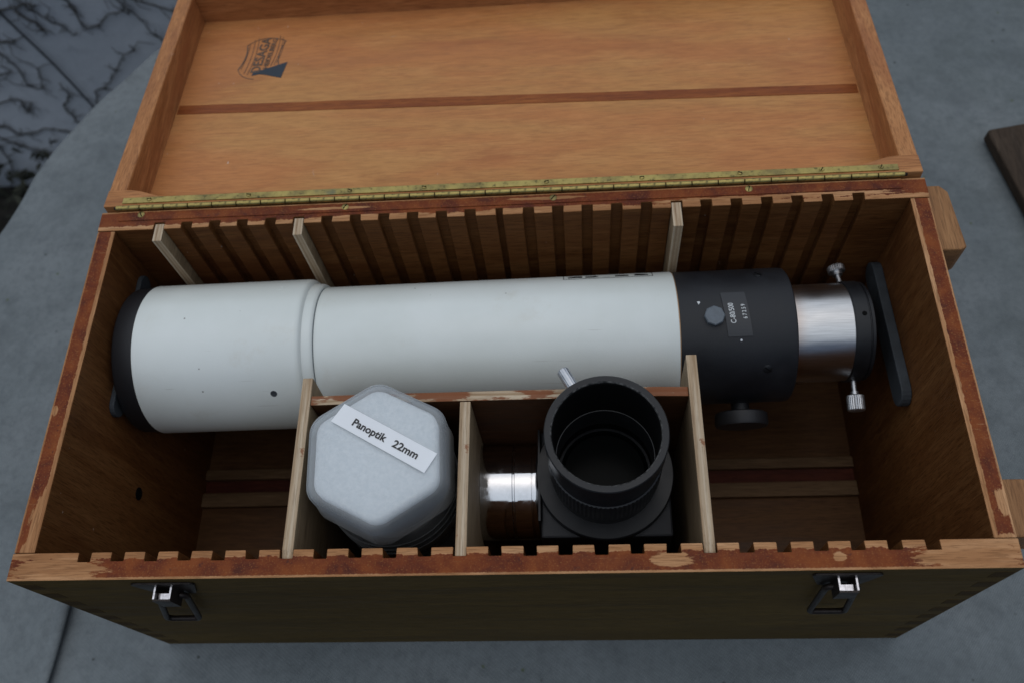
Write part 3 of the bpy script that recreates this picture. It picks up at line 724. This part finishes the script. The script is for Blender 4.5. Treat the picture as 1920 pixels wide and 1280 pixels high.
# framed lettering printed on the far side of the tube: bold letters, heads towards the camera
def wrapt(polys):
    ms_ = []
    for poly in polys:
        n = len(poly); vs = []
        for (x, a) in poly: q, nn = radial(x, a, .05235); vs.append(q)
        ms_.append(mesh(vs, [tuple(range(n))]))
    return join(*ms_)
def quad(x0_, x1_, a0_, a1_): return [[(x0_, a0_), (x1_, a0_), (x1_, a1_), (x0_, a1_)]]
gx0, gx1 = .3105, .3785
pol = quad(gx0, gx1, 48.9, 49.7)
for xx in (gx0, gx1): 
    for q in range(10): pol += quad(xx - .00025, xx + .00025, 49.7 - 5 * q, 44.7 - 5 * q)
def px(t): return gx0 + (gx1 - gx0) * (t - 75) / (1800 - 75)
A1, A2 = 46.6, 36.0
for tri in ([(160, A1), (335, A1 - .8), (440, A1), (440, 42), (300, 41), (160, 43.8)], [(160, 40), (440, 40), (440, 10), (160, 10)], [(500, A1), (620, A1), (760, A1 - .4), (690, 41), (640, 43), (500, 42.5)], [(500, 40), (760, 40), (760, 10), (500, 10)],
            [(850, A1), (980, A1), (980, 10), (850, 10)], [(1080, A1), (1210, A1), (1340, A1), (1340, 43.4), (1210, 42.6), (1080, 43)], [(1080, 41), (1340, 41), (1340, 10), (1080, 10)], [(1440, A1), (1600, A1), (1700, 43), (1480, 41)], [(1600, A1), (1715, A1), (1715, 43.6)], [(1440, 40), (1715, 40), (1715, 10), (1440, 10)]):
    pol.append([(px(t), a) for t, a in tri])
link('tube_lettering', wrapt(pol), tube_o, mats=['ink'])

# ------------------------------------------------------------------ clear hexagonal container with the eyepiece
HCX, HCY, HZ = .1868, .0590, .0120
hexc = thing('eyepiece_container', (HCX, HCY, FZ + .001), 'clear frosted hexagonal plastic container with white pad and lettered paper strip', 'container')
def hexpoly(rad, rnd, rot=93., n=7):
    return rounded([(HCX + rad * math.cos(R(rot + 60 * i)), HCY + rad * math.sin(R(rot + 60 * i))) for i in range(6)], rnd, n)
def loft(sections, cap_first=False, cap_last=False):
    v, f = [], []; n = len(sections[0][0])
    for poly, z in sections: v += [(a, b, z) for a, b in poly]
    for i in range(len(sections) - 1):
        for j in range(n): f.append((i * n + j, i * n + (j + 1) % n, (i + 1) * n + (j + 1) % n, (i + 1) * n + j))
    if cap_first: f.append(tuple(range(n)))
    if cap_last: f.append(tuple((len(sections) - 1) * n + j for j in range(n)))
    me = fix(mesh(v, f, True)); sharpen(me, 50); return me
hr = .0530
outer = [(hexpoly(hr + .0012, .0165), -.022), (hexpoly(hr, .0155), -.010), (hexpoly(hr, .0155), HZ - .006), (hexpoly(hr - .001, .0150), HZ - .0030), (hexpoly(hr - .003, .0140), HZ - .0008), (hexpoly(hr - .0055, .0130), HZ)]
inner = [(hexpoly(hr - .0070, .0120), HZ - .0013), (hexpoly(hr - .0042, .0135), HZ - .0022), (hexpoly(hr - .0022, .0142), HZ - .0040), (hexpoly(hr - .0014, .0146), HZ - .007), (hexpoly(hr - .0014, .0146), -.010), (hexpoly(hr - .0002, .0156), -.022)]
lidc = link('container_top', join(loft(outer, False, True), loft(inner, True, False)), hexc, mats=['plastic'])
link('fibre_pad', loft([(hexpoly(hr - .0085, .0110), HZ - .0150), (hexpoly(hr - .0066, .0120), HZ - .0125), (hexpoly(hr - .0066, .0120), HZ - .0036), (hexpoly(hr - .0086, .0112), HZ - .0020)], True, True), hexc, mats=['felt'])
link('container_base', lathe([(-.016, .0462), (-.040, .0462), (-.042, .0476), (-.044, .0462), (-.050, .0462), (-.052, .0476), (-.054, .0462), (-.060, .0462), (-.062, .0476), (-.064, .0462), (-.105, .0462), (-.107, .0472), (-.109, .0462), (-.225, .0455), (-.238, .043), (-.238, .001)],
     (HCX, HCY, 0), (0, 0, 1), 72, True), hexc, mats=['plastic_low'])
# paper strip with the lettering
ang = R(-29.5); ex = Vector((math.cos(ang), math.sin(ang), 0)); ey = Vector((-math.sin(ang), math.cos(ang), 0)); lc = Vector((.1916, .0690, HZ + .0002))
cn = [lc + ex * a + ey * b for a, b in ((-.0375, -.0070), (.0365, -.0078), (.0370, .0072), (-.0365, .0076))]
ps = link('paper_strip', prism([(q.x, q.y) for q in cn], XY, HZ + .0001, HZ + .0004), hexc, mats=['paper'])
for s_, c_, w_ in (('Panoptik', -.0112, .0260), ('22mm', .0175, .0190)):
    link('lettering', text(s_, .0072, lc + ex * (c_ + .0) + ey * -.0004 + Vector((0, 0, .0003)), ex, ey, .00016, 1.0, .0002, w_), ps, mats=['ink'])
eyep = thing('eyepiece', (HCX, HCY, -.20), 'black eyepiece standing inside the clear hexagonal container', 'eyepiece')
link('barrel', lathe([(-.200, .001), (-.200, .030), (-.135, .030), (-.135, .038), (-.110, .041), (-.060, .041), (-.038, .038), (-.0120, .036), (-.0120, .001)], (HCX, HCY, 0), (0, 0, 1), 64), eyep, mats=['satin'])
link('grip_ring', lathe([(-.100, .0405), (-.100, .0425), (-.080, .0425), (-.080, .0405)], (HCX, HCY, 0), (0, 0, 1), 96, teeth={1: .985, 2: .985}, sharp=20), eyep, mats=['inner_black'])

# ------------------------------------------------------------------ the star diagonal
DX, DY = .3355, .0642
dg = thing('star_diagonal', (DX, DY, FZ + .001), 'black star diagonal with round eyepiece socket and chrome nose barrel', 'star diagonal')
PT = -.056
body = link('prism_housing', prism([(.2905, .0195), (.3805, .0195), (.3805, .1000 - .003), (.2905, .1000 - .003)], XY, FZ + .001, PT), dg, mats=['black']); bev(body, .0015)
link('flange', lathe([(PT - .002, .030), (PT - .002, .0478), (PT + .0045, .0480), (PT + .0055, .0472), (PT + .0055, .030)], (DX, DY, 0), (0, 0, 1), 96, True), dg, mats=['satin'])
ST = .0240
sock = link('eyepiece_socket', lathe([(PT + .0050, .0370), (-.0380, .0372), (-.0375, .0384), (-.0120, .0384), (-.0115, .0372), (.0040, .0374), (.0046, .0390), (ST - .0008, .0394), (ST, .0388), (ST, .0352), (ST - .0008, .0345), (-.0180, .0345), (-.0185, .0325), (PT + .0050, .0325)],
     (DX, DY, 0), (0, 0, 1), 160, True, teeth={2: .985, 3: .985}, sharp=28), dg, mats=['satin'])
link('socket_bore', lathe([(PT + .0060, .0323), (ST - .002, .0340), (ST - .002, .0344), (PT + .0060, .0326)], (DX, DY, 0), (0, 0, 1), 96, True), dg, mats=['inner_black'])
link('prism_glass', lathe([(PT + .0015, .0005), (PT + .0015, .0322), (PT + .0050, .0322), (PT + .0060, .0290), (PT + .0030, .0280), (PT + .0030, .0005)], (DX, DY, 0), (0, 0, 1), 64), dg, mats=['glass'])
link('worn_edge', lathe([(ST - .0009, .03445), (ST - .0003, .0350), (ST + .00005, .03525), (ST - .0006, .0346)], (DX, DY, 0), (0, 0, 1), 96, True), sock, mats=['worn'] if 'worn' in M else [simple('worn_edge', (.085, .082, .078), .5, .3, nscale=350, namp=.9)])
nose = link('nose_barrel', lathe([(0, .0005), (0, .0352), (-.0008, .0356), (-.0060, .0356), (-.0062, .0348), (-.0070, .0348), (-.0072, .0356), (-.0190, .0356), (-.0196, .0344), (-.0206, .0344), (-.0212, .0356), (-.0515, .0356), (-.0525, .0346), (-.0525, .0005)],
     (.2905, nyy, nz), (1, 0, 0), 96), dg, mats=['chrome'])
an = R(118); d = Vector((math.cos(an), math.sin(an), 0)); p = Vector((DX, DY, .0100)) + d * .0385
thumbscrew(dg, p, d, .0005, .0042, .0150, .0030, 36)
link('side_plate', box(.2890, .2904, .030, .0965, -.17, -.050), dg, mats=['satin'])
